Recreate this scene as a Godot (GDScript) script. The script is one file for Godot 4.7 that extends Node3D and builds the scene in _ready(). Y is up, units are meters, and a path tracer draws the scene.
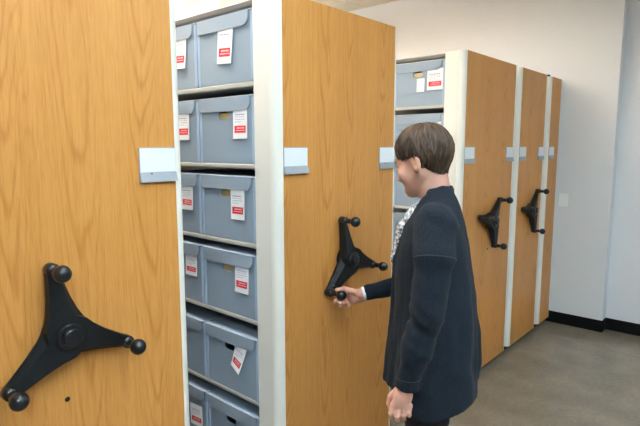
extends Node3D
# Archive room with mobile shelving; metres, y up. End panels stand in the plane z = 0.

var M := {}
var taken := {}

# ------------------------------------------------------------------ helpers
func rgb(r: float, g: float, b: float) -> Color:
	return Color(r / 255.0, g / 255.0, b / 255.0)

func mat(col: Color, rough: float, metal := 0.0, spec := 0.5) -> StandardMaterial3D:
	var m := StandardMaterial3D.new()
	m.albedo_color = col
	m.roughness = rough
	m.metallic = metal
	m.metallic_specular = spec
	return m

func newst() -> SurfaceTool:
	var st := SurfaceTool.new()
	st.begin(Mesh.PRIMITIVE_TRIANGLES)
	return st

func tri(st: SurfaceTool, a: Vector3, b: Vector3, c: Vector3, out: Vector3) -> void:
	# flat triangle, wound clockwise when looked at against "out"
	var n := (b - a).cross(c - a)
	if n.length_squared() < 1e-16: return
	n = n.normalized()
	if n.dot(out) < 0.0:
		n = -n
		var t := b; b = c; c = t
	for v in [a, c, b]:
		st.set_normal(n)
		st.set_uv(Vector2(v.x, -v.y))
		st.add_vertex(v)

func quad(st: SurfaceTool, a: Vector3, b: Vector3, c: Vector3, d: Vector3, out: Vector3) -> void:
	tri(st, a, b, c, out)
	tri(st, a, c, d, out)

func cbox(st: SurfaceTool, ctr: Vector3, size: Vector3, bev := 0.0) -> void:
	# box with chamfered edges
	var h := size * 0.5
	bev = min(bev, min(h.x, min(h.y, h.z)) * 0.95)
	var i := h - Vector3.ONE * bev
	for ax in 3:
		var u := (ax + 1) % 3
		var w := (ax + 2) % 3
		for s in [-1.0, 1.0]:
			var n := Vector3.ZERO; n[ax] = s
			var p: Array[Vector3] = []
			for k in [[-1, -1], [1, -1], [1, 1], [-1, 1]]:
				var v := Vector3.ZERO
				v[ax] = s * h[ax]; v[u] = k[0] * i[u]; v[w] = k[1] * i[w]
				p.append(ctr + v)
			quad(st, p[0], p[1], p[2], p[3], n)
	if bev <= 0.0: return
	for ax in 3:
		var u := (ax + 1) % 3
		var w := (ax + 2) % 3
		for su in [-1.0, 1.0]:
			for sw in [-1.0, 1.0]:
				var a := Vector3.ZERO; a[ax] = -i[ax]; a[u] = su * h[u]; a[w] = sw * i[w]
				var b := a; b[ax] = i[ax]
				var c := Vector3.ZERO; c[ax] = i[ax]; c[u] = su * i[u]; c[w] = sw * h[w]
				var d := c; d[ax] = -i[ax]
				var n := Vector3.ZERO; n[u] = su; n[w] = sw
				quad(st, ctr + a, ctr + b, ctr + c, ctr + d, n)
	for sx in [-1.0, 1.0]:
		for sy in [-1.0, 1.0]:
			for sz in [-1.0, 1.0]:
				var s := Vector3(sx, sy, sz)
				tri(st, ctr + s * Vector3(h.x, i.y, i.z), ctr + s * Vector3(i.x, h.y, i.z), ctr + s * Vector3(i.x, i.y, h.z), s)

func span(st: SurfaceTool, lo: Vector3, hi: Vector3, bev := 0.0) -> void:
	cbox(st, (lo + hi) * 0.5, hi - lo, bev)

func smooth_quad(st: SurfaceTool, v: Array, n: Array) -> void:
	# v, n: four corners around; emitted so that the winding faces the mean normal
	var fn: Vector3 = (v[1] - v[0]).cross(v[2] - v[0]) + (v[2] - v[0]).cross(v[3] - v[0])
	var order := [0, 2, 1, 0, 3, 2]
	if fn.dot(n[0] + n[1] + n[2] + n[3]) < 0.0: order = [0, 1, 2, 0, 2, 3]
	for k in order:
		st.set_normal(n[k]); st.set_uv(Vector2(v[k].x, -v[k].y)); st.add_vertex(v[k])

func lathe(st: SurfaceTool, prof: Array, tr: Transform3D, seg := 20, sharp := 35.0) -> void:
	# prof: Vector2(radius, height along local z), from one end to the other, outside on the left-hand normal
	var cnt := prof.size()
	var nr: Array[Vector2] = []
	for k in cnt - 1:
		var d: Vector2 = prof[k + 1] - prof[k]
		nr.append(Vector2(d.y, -d.x).normalized())
	for k in cnt - 1:
		var n0 := nr[k]
		var n1 := nr[k]
		if k > 0 and rad_to_deg(abs(nr[k].angle_to(nr[k - 1]))) < sharp: n0 = (nr[k] + nr[k - 1]).normalized()
		if k < cnt - 2 and rad_to_deg(abs(nr[k].angle_to(nr[k + 1]))) < sharp: n1 = (nr[k] + nr[k + 1]).normalized()
		for s in seg:
			var a0 := TAU * s / seg
			var a1 := TAU * (s + 1) / seg
			var vv := []
			var nn := []
			for q in [[k, a0, n0], [k, a1, n0], [k + 1, a1, n1], [k + 1, a0, n1]]:
				var pp: Vector2 = prof[q[0]]
				vv.append(tr * Vector3(pp.x * cos(q[1]), pp.x * sin(q[1]), pp.y))
				nn.append((tr.basis * Vector3(q[2].x * cos(q[1]), q[2].x * sin(q[1]), q[2].y)).normalized())
			smooth_quad(st, vv, nn)

func tube(st: SurfaceTool, pts: Array, rad: Array, seg := 8, col = null) -> void:
	# open tube along points with rounded look, closed by end fans
	var rings := []
	var up := Vector3.UP
	for k in pts.size():
		var t: Vector3 = (pts[min(k + 1, pts.size() - 1)] - pts[max(k - 1, 0)]).normalized()
		var x := t.cross(up)
		if x.length() < 0.05: x = t.cross(Vector3.RIGHT)
		x = x.normalized()
		var y := x.cross(t).normalized()
		up = y
		var ring := []
		for s in seg:
			var a := TAU * s / seg
			ring.append(x * cos(a) + y * sin(a))
		rings.append(ring)
	for k in pts.size() - 1:
		for s in seg:
			var s1 := (s + 1) % seg
			if col != null: st.set_color(col)
			smooth_quad(st, [pts[k] + rings[k][s] * rad[k], pts[k] + rings[k][s1] * rad[k], pts[k + 1] + rings[k + 1][s1] * rad[k + 1], pts[k + 1] + rings[k + 1][s] * rad[k + 1]], [rings[k][s], rings[k][s1], rings[k + 1][s1], rings[k + 1][s]])
	for e in [0, pts.size() - 1]:
		var o: Vector3 = pts[e] - pts[1 if e == 0 else e - 1]
		for s in seg:
			if col != null: st.set_color(col)
			tri(st, pts[e], pts[e] + rings[e][s] * rad[e], pts[e] + rings[e][(s + 1) % seg] * rad[e], o)

func prism(st: SurfaceTool, poly: Array, z0: float, z1: float, bev := 0.0) -> void:
	# convex-ish star-shaped outline in xy around its mean, extruded along z with a front chamfer at z1
	var c := Vector2.ZERO
	for p in poly: c += p
	c /= poly.size()
	var n := poly.size()
	var inner := []
	for p in poly:
		var d: Vector2 = p - c
		inner.append(c + d * max(0.0, 1.0 - bev / max(d.length(), 1e-5)))
	for k in n:
		var a: Vector2 = poly[k]
		var b: Vector2 = poly[(k + 1) % n]
		var ia: Vector2 = inner[k]
		var ib: Vector2 = inner[(k + 1) % n]
		var o2 := (a + b) * 0.5 - c
		var o := Vector3(o2.x, o2.y, 0)
		quad(st, Vector3(a.x, a.y, z0), Vector3(b.x, b.y, z0), Vector3(b.x, b.y, z1 - bev), Vector3(a.x, a.y, z1 - bev), o)
		if bev > 0.0: quad(st, Vector3(a.x, a.y, z1 - bev), Vector3(b.x, b.y, z1 - bev), Vector3(ib.x, ib.y, z1), Vector3(ia.x, ia.y, z1), o.normalized() + Vector3(0, 0, 1))
		tri(st, Vector3(c.x, c.y, z1), Vector3(ia.x, ia.y, z1), Vector3(ib.x, ib.y, z1), Vector3(0, 0, 1))
		tri(st, Vector3(c.x, c.y, z0), Vector3(a.x, a.y, z0), Vector3(b.x, b.y, z0), Vector3(0, 0, -1))

func obj(called: String, st: SurfaceTool, m: Material, parent: Node = self) -> MeshInstance3D:
	return inst(called, st.commit(), m, parent)

func inst(called: String, mesh: Mesh, m: Material, parent: Node = self) -> MeshInstance3D:
	var o := MeshInstance3D.new()
	o.name = numbered(called) if parent == self else called
	o.mesh = mesh
	if m: o.material_override = m
	parent.add_child(o, true)
	return o

func numbered(called: String) -> String:
	if not taken.has(called):
		taken[called] = 0
		return called
	taken[called] += 1
	return "%s_%03d" % [called, taken[called]]

func tag(o: Node, label: String, category: String, group := "") -> void:
	o.set_meta("label", label)
	o.set_meta("category", category)
	if group != "": o.set_meta("group", group)

func thing(called: String, label: String, category: String, at := Vector3.ZERO, turn := 0.0, group := "") -> Node3D:
	var o := Node3D.new()
	o.name = numbered(called)
	add_child(o)
	o.position = at
	o.rotation.y = turn
	tag(o, label, category, group)
	return o

func struct(called: String, st: SurfaceTool, m: Material, label := "") -> MeshInstance3D:
	var o := obj(called, st, m)
	o.set_meta("kind", "structure")
	if label != "": o.set_meta("label", label)
	return o

func part_node(called: String, parent: Node) -> Node3D:
	var o := Node3D.new()
	o.name = called
	parent.add_child(o, true)
	return o

func ball(st: SurfaceTool, c: Vector3, r: Vector3, col = null, lat := 8, lon := 12) -> void:
	for a in lat:
		for b in lon:
			var v := []
			var n := []
			for q in [[a, b], [a, b + 1], [a + 1, b + 1], [a + 1, b]]:
				var th: float = PI * q[0] / lat
				var ph: float = TAU * q[1] / lon
				var d := Vector3(sin(th) * cos(ph), cos(th), sin(th) * sin(ph))
				v.append(c + d * r)
				n.append((d / r).normalized())
			if col != null: st.set_color(col)
			smooth_quad(st, v, n)

# ------------------------------------------------------------------ textures
func wood_texture(size: Vector2i, extent: Vector2, rseed: int) -> ImageTexture:
	# flat-sawn oak laminate: nested cathedral figure, straight grain between, short pores
	var rng := RandomNumberGenerator.new(); rng.seed = rseed
	var fine := FastNoiseLite.new(); fine.seed = rseed; fine.frequency = 1.0; fine.fractal_octaves = 2
	var slow := FastNoiseLite.new(); slow.seed = rseed + 5; slow.frequency = 1.0; slow.fractal_octaves = 3
	var planks := []
	var px := 0.0
	while px < extent.x + 0.3:
		var w := rng.randf_range(0.15, 0.27)
		planks.append([px, w, rng.randf_range(0.35, 0.65), rng.randf() * 10.0, rng.randf_range(-1, 1), rng.randf_range(0.6, 1.5)])
		px += w
	var img := Image.create(size.x, size.y, false, Image.FORMAT_RGB8)
	var pale := Vector3(217, 155, 85)
	var dark := Vector3(183, 117, 53)
	for ix in size.x:
		var x := extent.x * ix / size.x
		var pl: Array = planks[0]
		for p in planks:
			if x >= p[0]: pl = p
		var cx: float = pl[0] + pl[1] * pl[2]
		for iy in size.y:
			var y := extent.y * iy / size.y
			var wob := slow.get_noise_2d(x * 7.0, y * 1.1 + pl[3])
			var xr: float = x - cx + wob * 0.022
			var ph: float = (y + pl[3]) * 9.0 * pl[5] + xr * xr * 1500.0 + wob * 2.2
			var ring := 0.5 + 0.5 * sin(ph * 3.2)
			ring = pow(ring, 4.0)
			var mid: float = exp(-xr * xr / 0.0022)
			var pores := fine.get_noise_2d(x * 330.0, y * 9.0)
			var streak := fine.get_noise_2d(x * 80.0 + 40.0, y * 0.9)
			var t: float = 0.28 + ring * (0.08 + 0.36 * mid) + max(0.0, pores) * 0.46 + streak * 0.18 + wob * 0.10 + pl[4] * 0.05
			var c := pale.lerp(dark, clamp(t, 0.0, 1.0))
			img.set_pixel(ix, iy, Color(c.x / 255.0, c.y / 255.0, c.z / 255.0))
	img.generate_mipmaps()
	return ImageTexture.create_from_image(img)

func concrete_texture() -> ImageTexture:
	var n1 := FastNoiseLite.new(); n1.seed = 3; n1.frequency = 0.012; n1.fractal_octaves = 5
	var n2 := FastNoiseLite.new(); n2.seed = 9; n2.frequency = 0.12; n2.fractal_octaves = 3
	var s := 512
	var img := Image.create(s, s, false, Image.FORMAT_RGB8)
	for ix in s:
		for iy in s:
			var v := n1.get_noise_2d(ix, iy) * 0.10 + n2.get_noise_2d(ix, iy) * 0.055
			var sp := n2.get_noise_2d(ix * 2.3 + 700, iy * 2.3)
			if sp > 0.42: v -= 0.07
			img.set_pixel(ix, iy, Color((129 / 255.0) * (1 + v), (118 / 255.0) * (1 + v), (103 / 255.0) * (1 + v * 1.1)))
	img.generate_mipmaps()
	return ImageTexture.create_from_image(img)

func tag_texture() -> ImageTexture:
	# paper box tag: faint printed lines (too small to read) and a red block with pale lines
	var img := Image.create(96, 144, false, Image.FORMAT_RGB8)
	img.fill(rgb(240, 240, 246))
	var ink := rgb(168, 172, 200)
	var rng := RandomNumberGenerator.new(); rng.seed = 8
	var y := 34
	for k in 4:
		var x := 12
		while x < 80:
			var w := rng.randi_range(5, 13)
			if k < 3 or x < 46: img.fill_rect(Rect2i(x, y, min(w, 84 - x), 3 if k else 5), ink if k else rgb(140, 145, 185))
			x += w + 4
		y += 11
	img.fill_rect(Rect2i(10, 86, 76, 32), rgb(214, 38, 56))
	for k in 2:
		var x := 26 if k == 0 else 20
		while x < (70 if k == 0 else 76):
			var w := rng.randi_range(4, 8)
			img.fill_rect(Rect2i(x, 93 + k * 12, w, 6 if k == 0 else 4), rgb(246, 200, 204))
			x += w + 2
	img.generate_mipmaps()
	return ImageTexture.create_from_image(img)

func speck_texture(a: Color, b: Color, freq: float, thr: float, rseed: int) -> ImageTexture:
	var n := FastNoiseLite.new(); n.seed = rseed; n.frequency = freq; n.fractal_octaves = 2
	var img := Image.create(256, 256, false, Image.FORMAT_RGB8)
	for ix in 256:
		for iy in 256:
			img.set_pixel(ix, iy, a.lerp(b, smoothstep(thr - 0.12, thr + 0.12, n.get_noise_2d(ix, iy))))
	img.generate_mipmaps()
	return ImageTexture.create_from_image(img)

func noise_normal(freq: float, rseed: int, bump: float) -> NoiseTexture2D:
	var n := FastNoiseLite.new(); n.seed = rseed; n.frequency = freq; n.fractal_octaves = 3
	var t := NoiseTexture2D.new()
	t.noise = n; t.width = 256; t.height = 256; t.seamless = true; t.as_normal_map = true; t.bump_strength = bump
	return t

func make_materials() -> void:
	var w := wood_texture(Vector2i(896, 1344), Vector2(1.6, 2.2), 21)
	for k in 5:
		var m := mat(Color.WHITE, 0.42, 0.0, 0.4)
		m.albedo_texture = w
		m.uv1_scale = Vector3(1 / 1.6, 1 / 2.2, 1)
		m.uv1_offset = Vector3([0.31, 0.73, 0.12, 0.52, 0.9][k], [0.0, 0.37, 0.71, 0.15, 0.5][k], 0)
		M["wood%d" % k] = m
	M.trim = mat(rgb(243, 238, 229), 0.38)
	M.frame = mat(rgb(236, 232, 225), 0.45)
	M.shelf = mat(rgb(180, 178, 171), 0.45)
	M.rail = mat(rgb(92, 92, 92), 0.5)
	M.chassis = mat(rgb(40, 40, 42), 0.7)
	M.black = mat(rgb(24, 25, 27), 0.55, 0.0, 0.35)
	M.knob = mat(rgb(24, 25, 28), 0.28)
	M.hole = mat(rgb(10, 10, 10), 0.8)
	M.holder = mat(rgb(158, 161, 168), 0.4)
	M.card = mat(rgb(243, 245, 250), 0.7)
	M.dot = mat(rgb(120, 50, 90), 0.6)
	M.box = mat(rgb(142, 158, 176), 0.85)
	M.lid = mat(rgb(146, 160, 177), 0.85)
	M.edge = mat(rgb(160, 180, 206), 0.8)
	M.folder = mat(rgb(212, 186, 130), 0.8)
	M.tag = mat(Color.WHITE, 0.75)
	M.tag.albedo_texture = tag_texture()
	M.paper = mat(rgb(238, 236, 240), 0.8)
	M.wall = mat(rgb(230, 232, 238), 0.9)
	M.wall.normal_enabled = true
	M.wall.normal_texture = noise_normal(0.06, 4, 2.0)
	M.wall.normal_scale = 0.25
	M.wall.uv1_triplanar = true
	M.wall.uv1_world_triplanar = true
	M.wall.uv1_scale = Vector3(1.6, 1.6, 1.6)
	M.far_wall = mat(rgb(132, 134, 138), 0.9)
	M.floor = mat(Color.WHITE, 0.17, 0.0, 0.5)
	M.floor.albedo_texture = concrete_texture()
	M.floor.uv1_triplanar = true
	M.floor.uv1_world_triplanar = true
	M.floor.uv1_scale = Vector3(0.45, 0.45, 0.45)
	M.base = mat(rgb(12, 12, 14), 0.6, 0.0, 0.3)
	M.tile = mat(rgb(232, 224, 210), 0.95)
	M.tbar = mat(rgb(236, 232, 224), 0.5)
	M.fixture = mat(rgb(235, 235, 232), 0.5)
	M.plate = mat(rgb(246, 248, 252), 0.4)
	M.glass = mat(Color(0.9, 0.95, 1.0, 0.12), 0.05)
	M.glass.transparency = BaseMaterial3D.TRANSPARENCY_ALPHA
	M.diffuser = mat(rgb(245, 245, 240), 0.6)
	M.diffuser.emission_enabled = true
	M.diffuser.emission = Color(1.0, 0.97, 0.92)
	M.diffuser.emission_energy_multiplier = 1.6
	# clothing, skin, hair
	M.skin = mat(Color.WHITE, 0.55, 0.0, 0.4)
	M.skin.vertex_color_use_as_albedo = true
	M.skin.subsurf_scatter_enabled = true
	M.skin.subsurf_scatter_strength = 0.12
	M.hair = mat(Color.WHITE, 0.5, 0.0, 0.4)
	M.hair.vertex_color_use_as_albedo = true
	M.knit = mat(Color.WHITE, 0.95, 0.0, 0.2)
	M.knit.albedo_texture = speck_texture(rgb(20, 25, 33), rgb(45, 52, 62), 0.16, 0.05, 12)
	M.knit.uv1_triplanar = true
	M.knit.uv1_scale = Vector3(5, 10, 5)
	M.knit.normal_enabled = true
	M.knit.normal_texture = noise_normal(0.1, 31, 5.0)
	M.knit.normal_scale = 0.55
	M.knit.rim_enabled = true
	M.knit.rim = 0.08
	M.knit.rim_tint = 0.8
	M.seam = mat(rgb(50, 57, 68), 0.95)
	M.shirt = mat(Color.WHITE, 0.8)
	M.shirt.albedo_texture = speck_texture(rgb(232, 232, 236), rgb(40, 42, 52), 0.06, 0.08, 17)
	M.shirt.uv1_triplanar = true
	M.shirt.uv1_scale = Vector3(4, 4, 4)
	M.trousers = mat(rgb(34, 34, 40), 0.9)
	M.shoe = mat(rgb(26, 24, 24), 0.4)
	M.cuff = mat(rgb(232, 236, 244), 0.6)
	M.gold = mat(rgb(226, 196, 140), 0.25, 1.0)
	M.brow = mat(rgb(62, 46, 36), 0.8)

# ------------------------------------------------------------------ setting
const XW := 4.825      # face of the wall that closes the row
const XR := 4.94       # face of the wall where it steps back
const ZC := 0.433
const CEIL := 3.13

func build_room() -> void:
	var st := newst()
	span(st, Vector3(-4.2, -0.12, -6.4), Vector3(5.2, 0, 4.7))
	struct("floor", st, M.floor, "polished grey brown concrete floor")
	st = newst()
	span(st, Vector3(XR, 0, ZC), Vector3(5.2, CEIL + 0.2, 4.7))
	span(st, Vector3(XW, 0, -6.4), Vector3(5.2, CEIL + 0.2, ZC))
	struct("wall_right", st, M.wall, "white painted wall with a shallow step")
	st = newst()
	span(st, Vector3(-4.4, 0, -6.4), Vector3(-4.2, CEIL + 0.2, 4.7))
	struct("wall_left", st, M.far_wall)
	st = newst()
	span(st, Vector3(-4.4, 0, -6.6), Vector3(5.2, CEIL + 0.2, -6.4))
	struct("wall_back", st, M.wall)
	st = newst()
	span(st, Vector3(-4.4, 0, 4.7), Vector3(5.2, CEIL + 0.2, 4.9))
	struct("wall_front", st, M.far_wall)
	# black vinyl base along the stepped wall
	st = newst()
	var t := 0.008
	span(st, Vector3(XW - t, 0, -0.6), Vector3(XW, 0.104, ZC + t), 0.002)
	span(st, Vector3(XW - t, 0, ZC), Vector3(XR, 0.104, ZC + t), 0.002)
	span(st, Vector3(XR - t, 0, ZC + t), Vector3(XR, 0.104, 4.7), 0.002)
	struct("baseboard_right", st, M.base, "black vinyl baseboard along the white wall")
	# ceiling: slab, T-bars and lay-in tiles
	st = newst()
	span(st, Vector3(-4.4, CEIL + 0.04, -6.6), Vector3(5.2, CEIL + 0.2, 4.9))
	var ce := struct("ceiling", st, M.tile, "cream lay-in tile ceiling")
	var g := 0.61
	st = newst()
	span(st, Vector3(-g / 2 + 0.012, 0, -g / 2 + 0.012), Vector3(g / 2 - 0.012, 0.02, g / 2 - 0.012), 0.006)
	var tm := st.commit()
	for ix in range(-7, 9):
		for iz in range(-11, 8):
			var c := Vector3(3.58 + (ix - 6) * g, CEIL + 0.004, -3.66 + (iz + 6) * g)
			if c.x - g / 2 < -4.2 or c.x - g / 2 > XW or c.z - g / 2 < -6.4 or c.z + g / 2 > 4.75: continue
			var tile := inst("ceiling_tile", tm, M.tile, ce)
			tile.position = c
			if c.x + g / 2 > XW:   # cut tile along the wall
				var cut := (XW - (c.x - g / 2)) / g
				tile.scale.x = cut
				tile.position.x = c.x - g / 2 * (1.0 - cut)
	st = newst()
	for ix in range(-8, 3):
		var x := 3.58 + (ix + 0.5) * g
		if x > -4.2 and x < XW: span(st, Vector3(x - 0.012, CEIL, -6.4), Vector3(x + 0.012, CEIL + 0.03, 4.7))
	for iz in range(-6, 14):
		var z := -3.66 + (iz + 0.5) * g
		if z > -6.4 and z < 4.7: span(st, Vector3(-4.2, CEIL - 0.0005, z - 0.012), Vector3(XR, CEIL + 0.029, z + 0.012))
	obj("ceiling_grid", st, M.tbar, ce)

const LAMPS: Array[Vector2] = [Vector2(2.97, -3.7), Vector2(3.3, -1.35), Vector2(1.16, -3.7), Vector2(1.16, -1.25), Vector2(0.6, 1.7), Vector2(-0.9, 2.6), Vector2(2.5, 3.0)]
const HANG := 2.86     # underside of the hanging lights
const UP_E := 9.0
const DOWN_E := 3.0
const LAMP_POWER: Array[float] = [0.9, 0.33, 0.55, 0.85, 0.85, 1.02, 0.56]
const WARM := Color(1.0, 0.955, 0.895)      # tubes over the stacks
const COOL := Color(0.81, 0.925, 1.0)      # tubes over the open aisle

func build_lamps() -> void:
	# slim hanging lights that throw light up at the ceiling and down
	var names := ["long white hanging light seen over the archive boxes", "long hanging light over the fronts of the right stacks", "long hanging light above the rear of the left aisle of boxes", "long hanging light over the front of the left aisle of boxes", "long hanging light over the aisle in front of the shelving", "long hanging light over the aisle behind the viewer", "long hanging light over the right end of the aisle"]
	for k in LAMPS.size():
		var p := LAMPS[k]
		var L := thing("ceiling_light", names[k], "ceiling light", Vector3(p.x, HANG, p.y), 0.0, "hanging ceiling lights")
		var hl := 1.2
		var st := newst()
		for s in [-1, 1]:
			cbox(st, Vector3(s * 0.105, 0.03, 0), Vector3(0.012, 0.06, hl * 2), 0.003)
			cbox(st, Vector3(0, 0.03, s * (hl - 0.006)), Vector3(0.2, 0.06, 0.012), 0.003)
		obj("housing", st, M.fixture, L)
		for y in [0.012, 0.048]:
			st = newst()
			cbox(st, Vector3(0, y, 0), Vector3(0.196, 0.006, hl * 2 - 0.026), 0.002)
			obj("diffuser", st, M.diffuser, L)
		for s in [-1, 1]:
			st = newst()
			tube(st, [Vector3(0, 0.05, s * 0.9), Vector3(0, CEIL - HANG, s * 0.9)], [0.002, 0.002], 6)
			obj("wire", st, M.fixture, L)
		for q in [[90.0, 0.053, UP_E], [-90.0, 0.006, DOWN_E]]:
			var a := AreaLight3D.new()
			a.area_size = Vector2(0.19, hl * 2 - 0.04)
			a.light_color = WARM if k < 4 else COOL
			a.light_energy = q[2] * LAMP_POWER[k]
			a.set("area_range", 14.0)
			a.shadow_enabled = true
			a.rotation_degrees = Vector3(q[0], 0, 0)
			a.position = Vector3(0, q[1], 0)
			L.add_child(a, true)
			a.name = "lamp_light"

# ------------------------------------------------------------------ shelving
const TOP := 2.173
const BOT := 0.05
const NOSE := 0.036
const LEN := 3.2
const SHELVES: Array[float] = [0.17, 0.518, 0.878, 1.204, 1.53, 1.857]

var mesh_cache := {}

func knob_mesh() -> Mesh:
	var st := newst()
	var prof := [Vector2(0.0, 0.012), Vector2(0.0165, 0.012), Vector2(0.0185, 0.016), Vector2(0.0185, 0.04), Vector2(0.016, 0.0455), Vector2(0.0115, 0.048), Vector2(0.0105, 0.07)]
	for k in 10:
		var a: float = lerp(-1.08, PI / 2, k / 9.0)
		prof.append(Vector2(max(0.023 * cos(a), 0.0), 0.094 + 0.023 * sin(a)))
	lathe(st, prof, Transform3D.IDENTITY, 20, 40)
	return st.commit()

func arm_mesh() -> Mesh:
	# wedge from the hub out along +x; broad at the hub, slim at the tip, ridge along one flank
	var st := newst()
	var secs := [[0.0, 0.058, 0.056], [0.03, 0.056, 0.056], [0.06, 0.043, 0.054], [0.1, 0.032, 0.050], [0.14, 0.0245, 0.046], [0.17, 0.0195, 0.043], [0.186, 0.0175, 0.041]]
	var pr := func(s: Array) -> Array:
		var a: float = s[0]; var w: float = s[1]; var z: float = s[2]
		# around: back-left, left flank, ridge, front, right bevel, right flank, back-right
		return [Vector3(a, w * 0.9, 0.014), Vector3(a, w, z * 0.55), Vector3(a, w * 0.97, z), Vector3(a, w * 0.86, z + 0.0005), Vector3(a, -w * 0.55, z - 0.006), Vector3(a, -w, z * 0.5), Vector3(a, -w * 0.9, 0.014)]
	for k in secs.size() - 1:
		var A: Array = pr.call(secs[k])
		var B: Array = pr.call(secs[k + 1])
		var mid := Vector3((secs[k][0] + secs[k + 1][0]) * 0.5, 0, 0.03)
		for j in A.size():
			var j1 := (j + 1) % A.size()
			var c: Vector3 = (A[j] + A[j1] + B[j] + B[j1]) * 0.25
			quad(st, A[j], A[j1], B[j1], B[j], c - mid)
	var E: Array = pr.call(secs[-1])
	for j in range(1, E.size() - 1):
		tri(st, E[0], E[j], E[j + 1], Vector3(1, 0, 0))
	return st.commit()

func crank(parent: Node3D, at: Vector3, deg: float) -> void:
	var c := part_node("crank_handle", parent)
	c.position = at
	c.set_meta("label", "black three-spoke crank handle with ball knobs")
	if not mesh_cache.has("knob"):
		mesh_cache.knob = knob_mesh()
		mesh_cache.arm = arm_mesh()
		var st := newst()
		lathe(st, [Vector2(0, 0.0), Vector2(0.055, 0.0), Vector2(0.055, 0.012), Vector2(0.052, 0.015), Vector2(0, 0.015)], Transform3D.IDENTITY, 28)
		mesh_cache.rose = st.commit()
		st = newst()
		lathe(st, [Vector2(0, 0.02), Vector2(0.036, 0.02), Vector2(0.036, 0.058), Vector2(0.0335, 0.061), Vector2(0.024, 0.062), Vector2(0.0235, 0.066), Vector2(0.0235, 0.071), Vector2(0.021, 0.0735), Vector2(0.012, 0.075), Vector2(0, 0.0755)], Transform3D.IDENTITY, 28, 30)
		mesh_cache.hub = st.commit()
	inst("backing_plate", mesh_cache.rose, M.black, c)
	inst("hub", mesh_cache.hub, M.knob, c)
	for k in 3:
		var a := deg_to_rad(deg - 120.0 * k)
		inst("spoke", mesh_cache.arm, M.black, c).rotation.z = a
		inst("knob", mesh_cache.knob, M.knob, c).position = Vector3(cos(a), sin(a), 0) * 0.184

func holder(parent: Node3D, x0: float, x1: float, dot := false) -> void:
	# card holder: white card behind a clear-edged tray with a grey sloped lip
	var n := part_node("label_holder", parent)
	var st := newst()
	span(st, Vector3(x0, 1.515, 0.0), Vector3(x1, 1.598, 0.004), 0.001)
	# sloping lip
	var a := Vector3(x0, 1.522, 0.007); var b := Vector3(x1, 1.522, 0.007)
	var c := Vector3(x1, 1.494, 0.013); var d := Vector3(x0, 1.494, 0.013)
	quad(st, a, b, c, d, Vector3(0, 0.2, 1))
	quad(st, d, c, Vector3(x1, 1.494, 0), Vector3(x0, 1.494, 0), Vector3(0, -1, 0))
	quad(st, a, b, Vector3(x1, 1.522, 0.003), Vector3(x0, 1.522, 0.003), Vector3(0, 1, 0))
	for q in [[a, d, x0, -1.0], [b, c, x1, 1.0]]:
		quad(st, q[0], q[1], Vector3(q[2], 1.494, 0), Vector3(q[2], 1.522, 0), Vector3(q[3], 0, 0))
	obj("tray", st, M.holder, n)
	st = newst()
	span(st, Vector3(x0 + 0.002, 1.5235, 0.004), Vector3(x1 - 0.002, 1.5955, 0.0052))
	obj("card", st, M.card, n)
	if dot:
		st = newst()
		lathe(st, [Vector2(0, 0), Vector2(0.0028, 0), Vector2(0.0028, 0.0015), Vector2(0, 0.0015)], Transform3D(Basis(), Vector3(lerp(x0, x1, 0.3), 1.519, 0.007)), 10)
		obj("dot_sticker", st, M.dot, n)

func trim_mesh(sx: float) -> Mesh:
	# quarter-round edge strip
	var st := newst()
	var seg := 8
	for k in seg:
		var v := []; var n := []
		for q in [[k, BOT], [k + 1, BOT], [k + 1, TOP], [k, TOP]]:
			var a: float = PI / 2 * q[0] / seg
			var d := Vector3(sx * sin(a), 0, cos(a))
			n.append(d)
			v.append(Vector3(d.x * NOSE, q[1], d.z * NOSE - NOSE))
		smooth_quad(st, v, n)
		for y in [BOT, TOP]:
			tri(st, Vector3(0, y, -NOSE), Vector3(v[0].x, y, v[0].z), Vector3(v[1].x, y, v[1].z), Vector3(0, 1 if y == TOP else -1, 0))
	quad(st, Vector3(0, BOT, -NOSE), Vector3(sx * NOSE, BOT, -NOSE), Vector3(sx * NOSE, TOP, -NOSE), Vector3(0, TOP, -NOSE), Vector3(0, 0, -1))
	return st.commit()

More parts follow.
